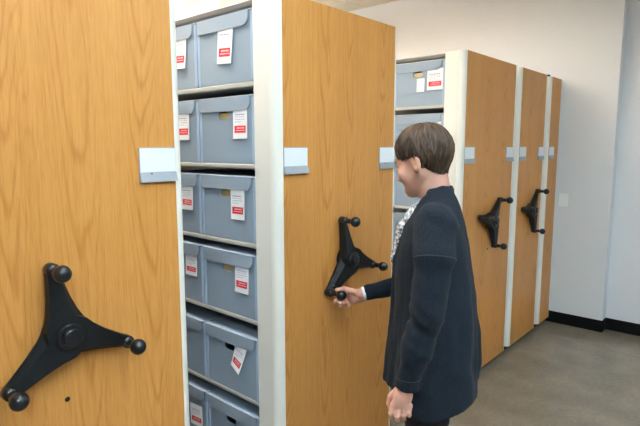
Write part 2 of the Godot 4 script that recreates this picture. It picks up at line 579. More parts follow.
func unit(x0: float, x1: float, k: int, label: String) -> Node3D:
	var xc := (x0 + x1) / 2
	var w := (x1 - x0) / 2
	var U := thing("mobile_shelving_unit", label, "shelving unit", Vector3(xc, 0, 0), 0.0, "row of mobile shelving units")
	var st := newst()
	span(st, Vector3(-w, BOT, -NOSE), Vector3(w, TOP, 0))
	var p := obj("end_panel", st, M["wood%d" % k], U)
	p.set_meta("label", "oak-grain end panel")
	if not mesh_cache.has("trim"): mesh_cache.trim = {-1: trim_mesh(-1), 1: trim_mesh(1)}
	for s in [-1, 1]:
		inst("edge_trim", mesh_cache.trim[s], M.trim, U).position = Vector3(s * w, 0, 0)
	var ow := w + NOSE - 0.003
	# steel uprights every bay
	var bays := [[-NOSE, -0.131], [-1.26, -1.3], [-2.42, -2.46], [-LEN, -LEN - 0.04]]
	for q in bays:
		st = newst()
		span(st, Vector3(-ow, BOT + 0.02, q[1]), Vector3(ow, TOP - 0.004, q[0]), 0.004)
		obj("upright", st, M.frame, U)
	st = newst()
	span(st, Vector3(-0.01, SHELVES[0], -LEN), Vector3(0.01, TOP - 0.02, -0.131))
	obj("back_panel", st, M.frame, U)
	# shelves with rolled front lips
	for y in SHELVES:
		st = newst()
		span(st, Vector3(-ow + 0.006, y - 0.02, -LEN), Vector3(ow - 0.006, y, -0.131), 0.004)
		obj("shelf", st, M.shelf, U)
	for s in [-1, 1]:
		st = newst()
		span(st, Vector3(s * (ow - 0.02) - 0.014, 2.138, -LEN), Vector3(s * (ow - 0.02) + 0.014, 2.166, -0.131), 0.006)
		span(st, Vector3(s * (ow - 0.02) - 0.016, 2.13, -0.137), Vector3(s * (ow - 0.02) + 0.016, 2.162, -0.128), 0.004)
		obj("top_rail", st, M.rail, U)
	st = newst()
	span(st, Vector3(-w + 0.01, 0.012, -LEN), Vector3(w - 0.01, SHELVES[0] - 0.03, -0.03))
	obj("chassis", st, M.chassis, U)
	return U

func build_shelving() -> void:
	var e := [[0.154, 0.924], [1.405, 2.175], [2.963, 3.742], [3.872, 4.403], [4.543, 4.787]]
	var lab := ["shelving unit with broad oak end panel cut off by the left photo edge", "shelving unit whose crank the woman is turning, left of her", "shelving unit with oak end panel and crank directly behind the woman", "narrower oak-panelled shelving unit with crank, second from the white wall", "slim shelving unit with oak panel and no crank against the white wall"]
	var rot := [97.8, 102.7, 47.3, 52.2]
	for k in 5:
		var U := unit(e[k][0], e[k][1], k, lab[k])
		var w: float = (e[k][1] - e[k][0]) / 2
		if k < 4:
			crank(U, Vector3(0.009 if k == 0 or k == 2 else -0.004, 1.098, 0), rot[k])
			var st := newst()
			lathe(st, [Vector2(0, 0), Vector2(0.0072, 0), Vector2(0.0072, 0.0012), Vector2(0.005, 0.0016), Vector2(0, 0.0008)], Transform3D(Basis(), Vector3(0.012, 0.902, 0)), 16)
			obj("lock_hole", st, M.hole, U)
		holder(U, -w, -w + (0.135 if k < 4 else 0.13), false)
		if k < 4: holder(U, w - 0.125, w, k < 2)
		if k == 4:
			var st := newst()
			span(st, Vector3(-w - 0.034, TOP, -0.045), Vector3(-w + 0.004, TOP + 0.016, -0.02), 0.003)
			obj("bumper", st, M.black, U)

# ------------------------------------------------------------------ archive boxes
const BW := 0.362
const BH := 0.275
const BD := 0.33

func box_meshes() -> void:
	# front of the box looks along +z; front plane at z = 0
	var st := newst()
	var hw := BW / 2
	# carcass
	span(st, Vector3(-hw, 0, -BD), Vector3(-hw + 0.004, BH - 0.006, -0.006))
	span(st, Vector3(hw - 0.004, 0, -BD), Vector3(hw, BH - 0.006, -0.006))
	span(st, Vector3(-hw, 0, -BD), Vector3(hw, BH - 0.006, -BD + 0.004))
	span(st, Vector3(-hw, 0, -BD), Vector3(hw, 0.004, -0.004))
	# front board with an oval hand hole
	var hc := Vector2(-0.011, 0.199)
	var hr := Vector2(0.034, 0.0165)
	var lo := Vector2(-hw + 0.014, 0.0)
	var hi := Vector2(hw - 0.014, BH - 0.006)
	var n := 32
	var inner := []; var outer := []
	for k in n:
		var a := TAU * k / n
		var d := Vector2(cos(a), sin(a))
		# rounded slot
		var s := Vector2(sign(d.x) * pow(abs(d.x), 0.6), sign(d.y) * pow(abs(d.y), 0.6))
		inner.append(hc + s * hr)
		var tx: float = ((hi.x if d.x > 0 else lo.x) - hc.x) / d.x if abs(d.x) > 1e-5 else 1e9
		var ty: float = ((hi.y if d.y > 0 else lo.y) - hc.y) / d.y if abs(d.y) > 1e-5 else 1e9
		outer.append(hc + d * min(tx, ty))
	var corners := [Vector2(hi.x, hi.y), Vector2(lo.x, hi.y), Vector2(lo.x, lo.y), Vector2(hi.x, lo.y)]
	for k in n:
		var k1 := (k + 1) % n
		var A: Vector2 = inner[k]; var B: Vector2 = inner[k1]; var C: Vector2 = outer[k1]; var D: Vector2 = outer[k]
		quad(st, Vector3(A.x, A.y, -0.002), Vector3(B.x, B.y, -0.002), Vector3(C.x, C.y, -0.002), Vector3(D.x, D.y, -0.002), Vector3(0, 0, 1))
		quad(st, Vector3(A.x, A.y, -0.002), Vector3(B.x, B.y, -0.002), Vector3(B.x, B.y, -0.006), Vector3(A.x, A.y, -0.006), Vector3(hc.x - A.x, hc.y - A.y, 0))
		if abs(C.x - D.x) > 1e-4 and abs(C.y - D.y) > 1e-4:
			for q in corners:
				if (abs(q.x - C.x) < 1e-3 or abs(q.x - D.x) < 1e-3) and (abs(q.y - C.y) < 1e-3 or abs(q.y - D.y) < 1e-3):
					tri(st, Vector3(C.x, C.y, -0.002), Vector3(D.x, D.y, -0.002), Vector3(q.x, q.y, -0.002), Vector3(0, 0, 1))
	mesh_cache.box_body = st.commit()
	st = newst()
	cbox(st, Vector3(0, (BH - 0.006) / 2, -0.005), Vector3(0.017, BH - 0.006, 0.012), 0.004)
	mesh_cache.box_edge = st.commit()
	st = newst()
	for k in 5:
		span(st, Vector3(-hw + 0.03, 0.006, -0.026 - k * 0.05), Vector3(hw - 0.03, 0.212 - 0.004 * (k % 3), -0.012 - k * 0.05), 0.002)
	mesh_cache.box_folder = st.commit()
	# lid: top sheet and front flap with rounded lower corners
	st = newst()
	span(st, Vector3(-hw, BH - 0.006, -BD), Vector3(hw, BH, 0.003), 0.0025)
	var poly := []
	var fx0 := -hw + 0.006; var fx1 := hw - 0.022; var fy0 := 0.216; var fy1 := BH - 0.002; var rr := 0.034
	poly.append(Vector2(fx0, fy1))
	for k in 7:
		var a := PI + PI / 2 * k / 6
		poly.append(Vector2(fx0 + rr * 0.5 + rr * 0.5 * cos(a), fy0 + rr * 0.5 + rr * 0.5 * sin(a)))
	for k in 7:
		var a := -PI / 2 + PI / 2 * k / 6
		poly.append(Vector2(fx1 - rr + rr * cos(a), fy0 + rr + rr * sin(a)))
	poly.append(Vector2(fx1, fy1))
	prism(st, poly, 0.001, 0.0055, 0.0012)
	mesh_cache.box_lid = st.commit()

func tag_mesh(w: float, h: float, bend: float, twist: float) -> Mesh:
	# a hanging paper card with a slight curl
	var st := newst()
	var nx := 4; var ny := 6
	var pt := func(i: int, j: int) -> Vector3:
		var u := float(i) / nx; var v := float(j) / ny
		return Vector3((u - 0.5) * w, -v * h, 0.001 + bend * v * v + twist * (u - 0.5) * v)
	for i in nx:
		for j in ny:
			for o in [0.0, -0.0006]:
				var q := [[i, j], [i + 1, j], [i + 1, j + 1], [i, j + 1]]
				var v := []
				for k in q: v.append(pt.call(k[0], k[1]) + Vector3(0, 0, o))
				var nn: Vector3 = (v[1] - v[0]).cross(v[3] - v[0]).normalized()
				if nn.z < 0: nn = -nn
				if o < 0: nn = -nn
				var order := [0, 1, 2, 0, 2, 3] if o == 0.0 else [0, 2, 1, 0, 3, 2]
				for k in order:
					st.set_normal(nn)
					st.set_uv(Vector2(float(q[k][0]) / nx, float(q[k][1]) / ny))
					st.add_vertex(v[k])
	return st.commit()

func archive_box(at: Vector3, label: String, group: String, tg: Array, full := true) -> Node3D:
	var B := thing("archive_box", label, "box", at, -PI / 2, group)
	inst("body", mesh_cache.box_body, M.box, B)
	for s in [-1, 1]: inst("corner_edge", mesh_cache.box_edge, M.edge, B).position.x = s * (BW / 2 - 0.0085)
	if full: inst("file_folders", mesh_cache.box_folder, M.folder, B)
	inst("lid", mesh_cache.box_lid, M.lid, B)
	for t in tg:
		# [x centre, y top, width, height, roll in degrees, bend, twist, material]
		var o := inst("tag", tag_mesh(t[2], t[3], t[5], t[6]), M.tag if t.size() < 8 else M[t[7]], B)
		o.position = Vector3(t[0], t[1], 0.002)
		o.rotation_degrees.z = t[4]
		o.set_meta("label", "white paper tag with a red block" if t.size() < 8 else "small plain paper tag")
	return B

func build_boxes() -> void:
	box_meshes()
	var ord := ["first", "second", "third", "fourth", "fifth", "sixth"]
	var fx := 1.378
	var c0 := -0.315
	# tags: row from the top; nearest and far box
	var near := [
		[[0.018, 0.236, 0.098, 0.155, -4, 0.004, 0.006]],
		[[0.099, 0.232, 0.088, 0.13, 0, 0.003, 0.0]],
		[[0.071, 0.224, 0.089, 0.132, 1, 0.003, 0.002]],
		[[0.089, 0.232, 0.088, 0.128, 0, 0.004, 0.0]],
		[[0.074, 0.224, 0.074, 0.118, -17, 0.012, 0.016]],
		[]]
	var far := [
		[[0.068, 0.232, 0.09, 0.14, -3, 0.004, 0.004]],
		[[0.070, 0.230, 0.09, 0.13, 0, 0.003, 0.0]],
		[[0.081, 0.224, 0.088, 0.118, 0, 0.003, 0.0]],
		[[0.096, 0.222, 0.088, 0.1, 0, 0.003, 0.0]],
		[],
		[[0.092, 0.182, 0.098, 0.105, 4, 0.003, 0.0]]]
	var what := ["with a long askew tag over its hand hole, top shelf", "with tag beside an open hand hole, second shelf down", "with tag right of its hand hole, third shelf down", "with yellowish folders in its hand hole, fourth shelf down", "with a crumpled slanting tag, fifth shelf down", "with an uncovered hand hole and no tag, bottom shelf"]
	for r in 6:
		var y: float = SHELVES[5 - r] + 0.0005
		archive_box(Vector3(fx, y, c0), "grey archive box " + what[r], "archive boxes in the left aisle", near[r], r < 4)
		archive_box(Vector3(fx, y, c0 - BW - 0.008), "grey archive box half hidden by left oak unit, %s shelf from the top" % ord[r], "archive boxes in the left aisle", far[r])
	var gx := 2.94
	var lab := ["grey archive box with a large white tag above the woman's head", "grey archive box right behind the woman's head", "grey archive box behind the woman's collar, third shelf down", "grey archive box behind the woman's chest, fourth shelf down"]
	var tg := [
		[[0.114, 0.224, 0.11, 0.13, 0, 0.002, 0], [0.012, 0.172, 0.056, 0.085, 0, 0.002, 0, "paper"]],
		[[0.12, 0.224, 0.09, 0.13, 0, 0.002, 0]],
		[[0.1, 0.224, 0.09, 0.13, 0, 0.002, 0]],
		[[0.1, 0.224, 0.09, 0.13, 0, 0.002, 0]]]
	for r in 4:
		archive_box(Vector3(gx, SHELVES[5 - r] + 0.0005, -0.298 - 0.016), lab[r], "archive boxes in the right aisle", tg[r])

func build_wall_plate() -> void:
	var t := thing("wall_switch", "white switch plate on the white wall beside the last oak panel", "wall switch", Vector3(XW, 1.07, 0.062))
	var st := newst()
	span(st, Vector3(-0.007, 0, -0.037), Vector3(0, 0.115, 0.037), 0.002)
	obj("plate", st, M.plate, t)
	st = newst()
	span(st, Vector3(-0.0095, 0.025, -0.017), Vector3(-0.006, 0.09, 0.017), 0.001)
	obj("rocker", st, M.plate, t)

# ------------------------------------------------------------------ distance fields
func smin(a: float, b: float, k: float) -> float:
	var h: float = max(k - abs(a - b), 0.0) / k
	return min(a, b) - h * h * k * 0.25

func smax(a: float, b: float, k: float) -> float:
	return -smin(-a, -b, k)

func cap(p: Vector3, a: Vector3, b: Vector3, ra: float, rb: float) -> float:
	var ab := b - a
	var t: float = clamp((p - a).dot(ab) / max(ab.length_squared(), 1e-9), 0.0, 1.0)
	return p.distance_to(a + ab * t) - lerp(ra, rb, t)

func ell(p: Vector3, c: Vector3, r: Vector3) -> float:
	var q := p - c
	var k0 := (q / r).length()
	var k1 := (q / (r * r)).length()
	if k1 < 1e-6: return -min(r.x, min(r.y, r.z))
	return k0 * (k0 - 1.0) / k1

func chain(p: Vector3, b: Array, k: float) -> float:
	# b: list of [point, radius]
	var d := 1e9
	for i in b.size() - 1:
		d = smin(d, cap(p, b[i][0], b[i + 1][0], b[i][1], b[i + 1][1]), k)
	return d

func nets(st: SurfaceTool, f: Callable, lo: Vector3, hi: Vector3, h: float, tr: Transform3D, paint = null, slack := 1.6) -> void:
	# surface nets over the sparse blocks that the surface can reach
	var nx := int(ceil((hi.x - lo.x) / h)) + 1
	var ny := int(ceil((hi.y - lo.y) / h)) + 1
	var nz := int(ceil((hi.z - lo.z) / h)) + 1
	var g := PackedFloat32Array(); g.resize(nx * ny * nz); g.fill(9.0)
	var bs := 6
	var act := PackedInt32Array()
	for bx in range(0, nx - 1, bs):
		for by in range(0, ny - 1, bs):
			for bz in range(0, nz - 1, bs):
				var c := lo + Vector3(bx + bs * 0.5, by + bs * 0.5, bz + bs * 0.5) * h
				var d: float = f.call(c)
				if abs(d) > bs * h * 0.87 * slack: continue
				act.append_array([bx, by, bz])
				for x in range(bx, min(bx + bs + 1, nx)):
					for y in range(by, min(by + bs + 1, ny)):
						for z in range(bz, min(bz + bs + 1, nz)):
							var id := (x * ny + y) * nz + z
							if g[id] == 9.0: g[id] = f.call(lo + Vector3(x, y, z) * h)
	var vid := {}
	var verts := PackedVector3Array()
	var sx := ny * nz
	var sy := nz
	var off := [0, sx, sy, sx + sy, 1, sx + 1, sy + 1, sx + sy + 1]
	var ed := [[0, 1], [2, 3], [4, 5], [6, 7], [0, 2], [1, 3], [4, 6], [5, 7], [0, 4], [1, 5], [2, 6], [3, 7]]
	var cells := PackedInt32Array()
	for k in range(0, act.size(), 3):
		for x in range(act[k], min(act[k] + bs, nx - 1)):
			for y in range(act[k + 1], min(act[k + 1] + bs, ny - 1)):
				for z in range(act[k + 2], min(act[k + 2] + bs, nz - 1)):
					var id := x * sx + y * sy + z
					var m := 0
					for q in 8:
						if g[id + off[q]] < 0.0: m |= 1 << q
					if m == 0 or m == 255: continue
					var s := Vector3.ZERO
					var n := 0
					for e in ed:
						var ia: int = (m >> e[0]) & 1
						var ib: int = (m >> e[1]) & 1
						if ia == ib: continue
						var va := g[id + off[e[0]]]
						var vb := g[id + off[e[1]]]
						var t := va / (va - vb)
						var pa := Vector3(e[0] & 1, (e[0] >> 1) & 1, e[0] >> 2)
						var pb := Vector3(e[1] & 1, (e[1] >> 1) & 1, e[1] >> 2)
						s += pa.lerp(pb, t)
						n += 1
					vid[id] = verts.size()
					verts.append(lo + (Vector3(x, y, z) + s / n) * h)
					cells.append_array([x, y, z])
	var idx := PackedInt32Array()
	for k in range(0, cells.size(), 3):
		var x := cells[k]; var y := cells[k + 1]; var z := cells[k + 2]
		var id := x * sx + y * sy + z
		var in0 := g[id] < 0.0
		for a in 3:
			var st1: int = [sx, sy, 1][a]
			var u: int = [sy, 1, sx][a]
			var w: int = [1, sx, sy][a]
			var in1 := g[id + st1] < 0.0
			if in0 == in1: continue
			if not (vid.has(id - u) and vid.has(id - w) and vid.has(id - u - w)): continue
			var q0: int = vid[id]; var q1: int = vid[id - u]; var q2: int = vid[id - u - w]; var q3: int = vid[id - w]
			if in0: idx.append_array([q0, q2, q1, q0, q3, q2])
			else: idx.append_array([q0, q1, q2, q0, q2, q3])
	# smooth normals from faces (front faces run clockwise)
	var nor := PackedVector3Array(); nor.resize(verts.size())
	for k in range(0, idx.size(), 3):
		var fn := (verts[idx[k + 2]] - verts[idx[k]]).cross(verts[idx[k + 1]] - verts[idx[k]])
		for q in 3: nor[idx[k + q]] += fn
	var cols := PackedColorArray()
	if paint != null:
		for v in verts: cols.append(paint.call(v))
	for k in idx:
		if paint != null: st.set_color(cols[k])
		st.set_normal((tr.basis * nor[k]).normalized())
		st.set_uv(Vector2(verts[k].x, verts[k].y))
		st.add_vertex(tr * verts[k])

# ------------------------------------------------------------------ the woman (local frame: faces -z, right is +x)
const SKIN := Color(0.66, 0.36, 0.275)
const LIP := Color(0.50, 0.17, 0.14)
var head_tr := Transform3D(Basis(Vector3.UP, deg_to_rad(-24)) * Basis(Vector3.RIGHT, deg_to_rad(-18)), Vector3(0, 1.543, -0.036))
var fold := FastNoiseLite.new()
var arm_l: Array = [[Vector3(-0.165, 1.355, 0.015), 0.068], [Vector3(-0.215, 1.25, 0.018), 0.062], [Vector3(-0.232, 1.08, 0.002), 0.054], [Vector3(-0.226, 0.94, -0.034), 0.045], [Vector3(-0.22, 0.81, -0.064), 0.0375]]
var arm_r: Array = [[Vector3(0.165, 1.355, 0.015), 0.068], [Vector3(0.235, 1.22, 0.03), 0.06], [Vector3(0.275, 1.075, 0.01), 0.052], [Vector3(0.25, 1.03, -0.12), 0.043], [Vector3(0.199, 0.994, -0.282), 0.0315]]

func head_field(p: Vector3) -> float:
	var q := Vector3(abs(p.x), p.y, p.z)
	var d := ell(p, Vector3(0, 0.035, 0.008), Vector3(0.073, 0.088, 0.094))
	d = smin(d, ell(p, Vector3(0, -0.028, -0.045), Vector3(0.056, 0.07, 0.043)), 0.03)
	d = smin(d, cap(q, Vector3(0.05, -0.035, 0.0), Vector3(0.012, -0.083, -0.066), 0.017, 0.017), 0.03)
	d = smin(d, ell(p, Vector3(0, -0.086, -0.071), Vector3(0.02, 0.017, 0.017)), 0.02)
	d = smin(d, cap(q, Vector3(0, 0.022, -0.079), Vector3(0.034, 0.02, -0.068), 0.012, 0.010), 0.016)
	d = smin(d, ell(q, Vector3(0.035, -0.024, -0.064), Vector3(0.024, 0.022, 0.02)), 0.02)
	d = smax(d, -ell(q, Vector3(0.031, 0.004, -0.096), Vector3(0.015, 0.009, 0.014)), 0.012)
	d = smin(d, ell(q, Vector3(0.031, 0.0095, -0.0765), Vector3(0.0155, 0.007, 0.0125)), 0.003)
	d = smin(d, ell(q, Vector3(0.031, -0.0055, -0.075), Vector3(0.0145, 0.004, 0.0115)), 0.003)
	d = smin(d, cap(p, Vector3(0, 0.006, -0.088), Vector3(0, -0.032, -0.106), 0.006, 0.0085), 0.009)
	d = smin(d, ell(q, Vector3(0.009, -0.036, -0.096), Vector3(0.008, 0.006, 0.009)), 0.006)
	d = smin(d, cap(q, Vector3(0, -0.0545, -0.0895), Vector3(0.02, -0.057, -0.08), 0.0055, 0.003), 0.004)
	d = smin(d, cap(q, Vector3(0, -0.0635, -0.0885), Vector3(0.018, -0.061, -0.08), 0.006, 0.003), 0.004)
	# ear
	var e := q - Vector3(0.077, -0.004, 0.012)
	e = Vector3(e.x * cos(0.35) - e.z * sin(0.35), e.y, e.x * sin(0.35) + e.z * cos(0.35))
	var ear := ell(e, Vector3.ZERO, Vector3(0.009, 0.033, 0.020))
	ear = smax(ear, -ell(e, Vector3(0.009, 0.004, -0.001), Vector3(0.0075, 0.022, 0.012)), 0.003)
	d = smin(d, ear, 0.006)
	# neck
	var nb := head_tr.affine_inverse() * Vector3(0, 1.34, 0.03)
	d = smin(d, cap(p, Vector3(0, -0.02, 0.026), nb, 0.05, 0.058), 0.03)
	return d

func head_paint(p: Vector3) -> Color:
	var c := SKIN
	var lip: float = min(cap(Vector3(abs(p.x), p.y, p.z), Vector3(0, -0.0545, -0.0895), Vector3(0.02, -0.057, -0.08), 0.006, 0.004), cap(Vector3(abs(p.x), p.y, p.z), Vector3(0, -0.0635, -0.0885), Vector3(0.018, -0.061, -0.08), 0.0065, 0.004))
	c = c.lerp(LIP, smoothstep(0.003, 0.0, lip))
	var blush: float = fold.get_noise_3d(p.x * 900, p.y * 900, p.z * 900) * 0.05
	return Color(c.r * (1 + blush), c.g * (1 - blush * 0.5), c.b * (1 - blush * 0.5))

func hairline(p: Vector3) -> float:
	var z := p.z
	var y := 0.020
	if z < -0.04: y = lerp(0.036 - 0.22 * p.x, 0.020, smoothstep(-0.085, -0.04, z))
	elif z > -0.006: y = lerp(0.020, -0.030, smoothstep(-0.006, 0.026, z))
	if z > 0.026: y = lerp(-0.030, -0.062, smoothstep(0.026, 0.07, z))
	# the ends are uneven
	return y + 0.003 * sin(p.x * 70.0 + 1.0) * smoothstep(-0.03, -0.08, z) + 0.0018 * sin(z * 170.0 + p.x * 60.0)

func hair_ball(p: Vector3) -> float:
	# skull and nape, padded by the thickness of the hair, which thins towards the ends
	var d := ell(p, Vector3(0, 0.035, 0.008), Vector3(0.073, 0.088, 0.094))
	d = smin(d, cap(p, Vector3(0, -0.01, 0.02), Vector3(0, -0.1, 0.024), 0.05, 0.046), 0.03)
	var th: float = 0.004 + 0.010 * smoothstep(-0.005, 0.06, p.y - hairline(p))
	th += 0.005 * smoothstep(0.03, 0.09, p.z) * smoothstep(-0.03, 0.04, p.y)
	th -= 0.004 * smoothstep(-0.02, -0.09, p.z)
	return d - th

func hair_field(p: Vector3) -> float:
	var d := hair_ball(p)
	var a := atan2(p.x, p.z - 0.03)
	d += 0.0025 * sin(a * 17.0 + p.y * 40.0 + 2.0 * sin(a * 5.0)) + 0.003 * fold.get_noise_3d(p.x * 700, p.y * 250, p.z * 700)
	return smax(d, hairline(p) - p.y, 0.008)

func hair_color(rng: RandomNumberGenerator) -> Color:
	var t := rng.randf()
	return Color(0.036, 0.022, 0.0145).lerp(Color(0.15, 0.088, 0.053), t * t)

func build_hair(parent: Node3D) -> void:
	var st := newst()
	nets(st, hair_field, Vector3(-0.11, -0.09, -0.13), Vector3(0.11, 0.16, 0.14), 0.0045, head_tr, func(_p): return Color(0.05, 0.031, 0.02))
	# locks combed from the crown over the base
	var rng := RandomNumberGenerator.new(); rng.seed = 77
	for k in 460:
		var a := rng.randf() * TAU
		var pts := []; var rad := []
		var tilt := rng.randf_range(-0.5, 0.5)
		var start := rng.randf_range(0.05, 0.75)
		var steps := 8
		var lenf := rng.randf_range(0.35, 0.75)
		for s in steps:
			var v: float = start + lenf * s / (steps - 1.0)
			var ph := a + tilt * v * 0.6
			var th: float = v * 1.95
			var dir := Vector3(sin(th) * sin(ph), cos(th), sin(th) * cos(ph))
			dir = Basis(Vector3.RIGHT, 0.35) * dir
			# march to the hair surface
			var c := Vector3(0, 0.03, 0.012)
			var t := 0.06
			for it in 5: t -= hair_ball(c + dir * t)
			var q := c + dir * (t + rng.randf_range(-0.0008, 0.0014))
			if q.y < hairline(q) - 0.003: break
			pts.append(head_tr * q)
			rad.append(lerp(0.0026, 0.0005, abs(s / (steps - 1.0) - 0.35) / 0.65))
		if pts.size() > 2: tube(st, pts, rad, 4, hair_color(rng))
	# a few flyaway hairs at the crown
	for k in 6:
		var x0 := rng.randf_range(-0.04, 0.04)
		var z0 := rng.randf_range(-0.05, 0.04)
		var p0 := Vector3(x0, 0.133, z0)
		var dz := rng.randf_range(-0.035, 0.035)
		tube(st, [head_tr * p0, head_tr * (p0 + Vector3(0, 0.008, dz * 0.5)), head_tr * (p0 + Vector3(0, 0.007, dz))], [0.0006, 0.0005, 0.0003], 3, hair_color(rng))
	var o := obj("hair", st, M.hair, parent)
	o.set_meta("label", "short brown hair cut above the ears")

# torso outline: y, half width, front z, back z
const TORSO := [[0.62, 0.222, -0.165, 0.172], [0.72, 0.220, -0.160, 0.176], [0.80, 0.217, -0.150, 0.179], [0.91, 0.208, -0.140, 0.174], [1.06, 0.190, -0.130, 0.162], [1.185, 0.187, -0.124, 0.143], [1.27, 0.188, -0.108, 0.130], [1.34, 0.178, -0.085, 0.114], [1.40, 0.138, -0.055, 0.092], [1.45, 0.085, -0.03, 0.066], [1.5, 0.05, -0.01, 0.05]]

func torso_at(y: float) -> Vector3:
	var k := 0
	while k < TORSO.size() - 2 and y > TORSO[k + 1][0]: k += 1
	var A: Array = TORSO[k]; var B: Array = TORSO[k + 1]
	var t: float = clamp((y - A[0]) / (B[0] - A[0]), 0.0, 1.0)
	return Vector3(lerp(A[1], B[1], t), lerp(A[2], B[2], t), lerp(A[3], B[3], t))

func torso_field(p: Vector3, shrink: float) -> float:
	var s := torso_at(p.y)
	var a: float = s.x - shrink
	var b: float = (s.z - s.y) * 0.5 - shrink
	var q := Vector2(p.x, p.z - (s.z + s.y) * 0.5)
	var e := Vector2(q.x / a, q.y / b)
	var k0: float = pow(pow(abs(e.x), 2.4) + pow(abs(e.y), 2.4), 1.0 / 2.4)
	var k1 := Vector2(q.x / (a * a), q.y / (b * b)).length()
	if k1 < 1e-5: return -b
	return (k0 - 1.0) * e.length() / k1

func hem(p: Vector3) -> float:
	return 0.69 + 0.05 * smoothstep(0.04, 0.18, p.z) + 0.065 * smoothstep(-0.05, -0.13, p.z)

func opening(p: Vector3) -> float:
	# half width of the gap between the front edges
	if p.y > 1.2: return lerp(0.045, 0.075, clamp((p.y - 1.2) / 0.22, 0.0, 1.0))
	return lerp(0.06, 0.045, clamp((p.y - 0.7) / 0.5, 0.0, 1.0))

func cardigan_field(p: Vector3) -> float:
	var d := torso_field(p, 0.0)
	d = smax(d, p.y - 1.462, 0.02)
	var ang := atan2(p.x, p.z)
	# hanging folds of the skirt
	d += 0.007 * sin(ang * 6.0 + 1.2 + p.y * 1.5) * smoothstep(1.1, 0.72, p.y) + 0.004 * sin(ang * 11.0 - p.y * 5.0) * smoothstep(1.2, 0.8, p.y)
	var n := fold.get_noise_3d(p.x * 90 + p.y * 60, p.y * 70, p.z * 90)
	d += n * 0.008 + 0.004 * fold.get_noise_3d(p.x * 200 + 50, p.y * 110, p.z * 200 + p.y * 90)
	d += 0.012 * fold.get_noise_3d(ang * 42.0, p.y * 34.0, 7.0) * smoothstep(1.3, 0.95, p.y)
	# front edges
	var gap: float = abs(p.x) - opening(p)
	var front: float = p.z - lerp(-0.06, -0.02, clamp((p.y - 1.1) / 0.3, 0.0, 1.0))
	d = smax(d, -max(gap, front), 0.01)
	# shawl band
	var q := Vector3(abs(p.x), p.y, p.z)
	var band := chain(q, [[Vector3(0.0, 1.452, 0.06), 0.014], [Vector3(0.055, 1.45, 0.034), 0.015], [Vector3(0.078, 1.41, -0.02), 0.015], [Vector3(0.07, 1.32, -0.078), 0.014], [Vector3(0.055, 1.2, -0.118), 0.013], [Vector3(0.058, 0.95, -0.128), 0.012], [Vector3(0.07, 0.72, -0.148), 0.012]], 0.01)
	d = smin(d, band, 0.012)
	d = smax(d, hem(p) - p.y, 0.012)
	# sleeves with bunched cloth
	if p.x < 0.02:
		var l := chain(p, arm_l, 0.02) + 0.009 * fold.get_noise_3d(p.x * 120, p.y * 220 + p.z * 160, p.z * 120)
		l += 0.004 * sin((p.y + p.z * 0.9) * 95.0) * smoothstep(0.11, 0.0, abs(p.y - 1.05)) * smoothstep(-0.05, 0.04, -p.z)
		l = smax(l, (Vector3(-0.22, 0.806, -0.066) - p).dot(Vector3(0.04, 0.96, 0.22)), 0.006)
		d = smin(d, l, 0.022)
	else:
		var r := chain(p, arm_r, 0.02) + 0.005 * fold.get_noise_3d(p.x * 160, p.y * 120, p.z * 220)
		r = smax(r, (p - Vector3(0.203, 0.996, -0.272)).dot(Vector3(-0.3, -0.22, -0.93)), 0.006)
		d = smin(d, r, 0.022)
	return d

func shirt_field(p: Vector3) -> float:
	var d := torso_field(p, 0.019)
	d = smin(d, chain(p, [[Vector3(0, 1.40, -0.04), 0.03], [Vector3(0, 1.3, -0.088), 0.034], [Vector3(0, 1.2, -0.108), 0.034], [Vector3(0, 1.05, -0.1), 0.03]], 0.02), 0.03)
	d = smax(d, p.y - 1.455 + 0.9 * max(0.0, -p.z) , 0.01)
	return smax(d, 0.76 - p.y, 0.01)

func trouser_field(p: Vector3) -> float:
	var d := smax(torso_field(p, 0.035), max(p.y - 0.98, 0.76 - p.y), 0.02)
	for s in [-1.0, 1.0]:
		d = smin(d, chain(p, [[Vector3(s * 0.085, 0.86, 0.01), 0.095], [Vector3(s * 0.09, 0.5, 0.0), 0.068], [Vector3(s * 0.095, 0.07, 0.03), 0.05]], 0.03), 0.02)
	return smax(d, 0.055 - p.y, 0.008)

func body_field(p: Vector3) -> float:
	# trunk, arms and legs under the clothes
	var d := smax(torso_field(p, 0.045), max(0.8 - p.y, p.y - 1.40), 0.03)
	d = smin(d, cap(p, Vector3(0, 1.3, 0.02), Vector3(0, 1.44, 0.012), 0.06, 0.052), 0.03)
	for a in [arm_l, arm_r]:
		var b := []
		for k in a.size(): b.append([a[k][0], [0.045, 0.04, 0.037, 0.033, 0.026][k]])
		d = smin(d, chain(p, b, 0.02), 0.02)
	for s in [-1.0, 1.0]:
		d = smin(d, chain(p, [[Vector3(s * 0.085, 0.86, 0.01), 0.075], [Vector3(s * 0.09, 0.5, 0.0), 0.05], [Vector3(s * 0.095, 0.08, 0.03), 0.034]], 0.03), 0.03)
	return d

var hand_bones_r := []
var hand_bones_l := []
var palm_r := []
var palm_l := []

func hand_r_field(p: Vector3) -> float:
	var d := chain(p, palm_r[0], 0.012)
	for k in range(1, palm_r.size()): d = smin(d, chain(p, palm_r[k], 0.01), 0.014)
	for b in hand_bones_r: d = smin(d, chain(p, b, 0.003), 0.004)
	return d

func hand_l_field(p: Vector3) -> float:
	var d := chain(p, palm_l[0], 0.012)
	for k in range(1, palm_l.size()): d = smin(d, chain(p, palm_l[k], 0.01), 0.014)
	for b in hand_bones_l: d = smin(d, chain(p, b, 0.003), 0.004)
	return d

func skin_paint(p: Vector3) -> Color:
	var b: float = fold.get_noise_3d(p.x * 1500, p.y * 1500, p.z * 1500) * 0.08
	return Color(SKIN.r * (1 + b), SKIN.g * (1 - b), SKIN.b * (1 - b))

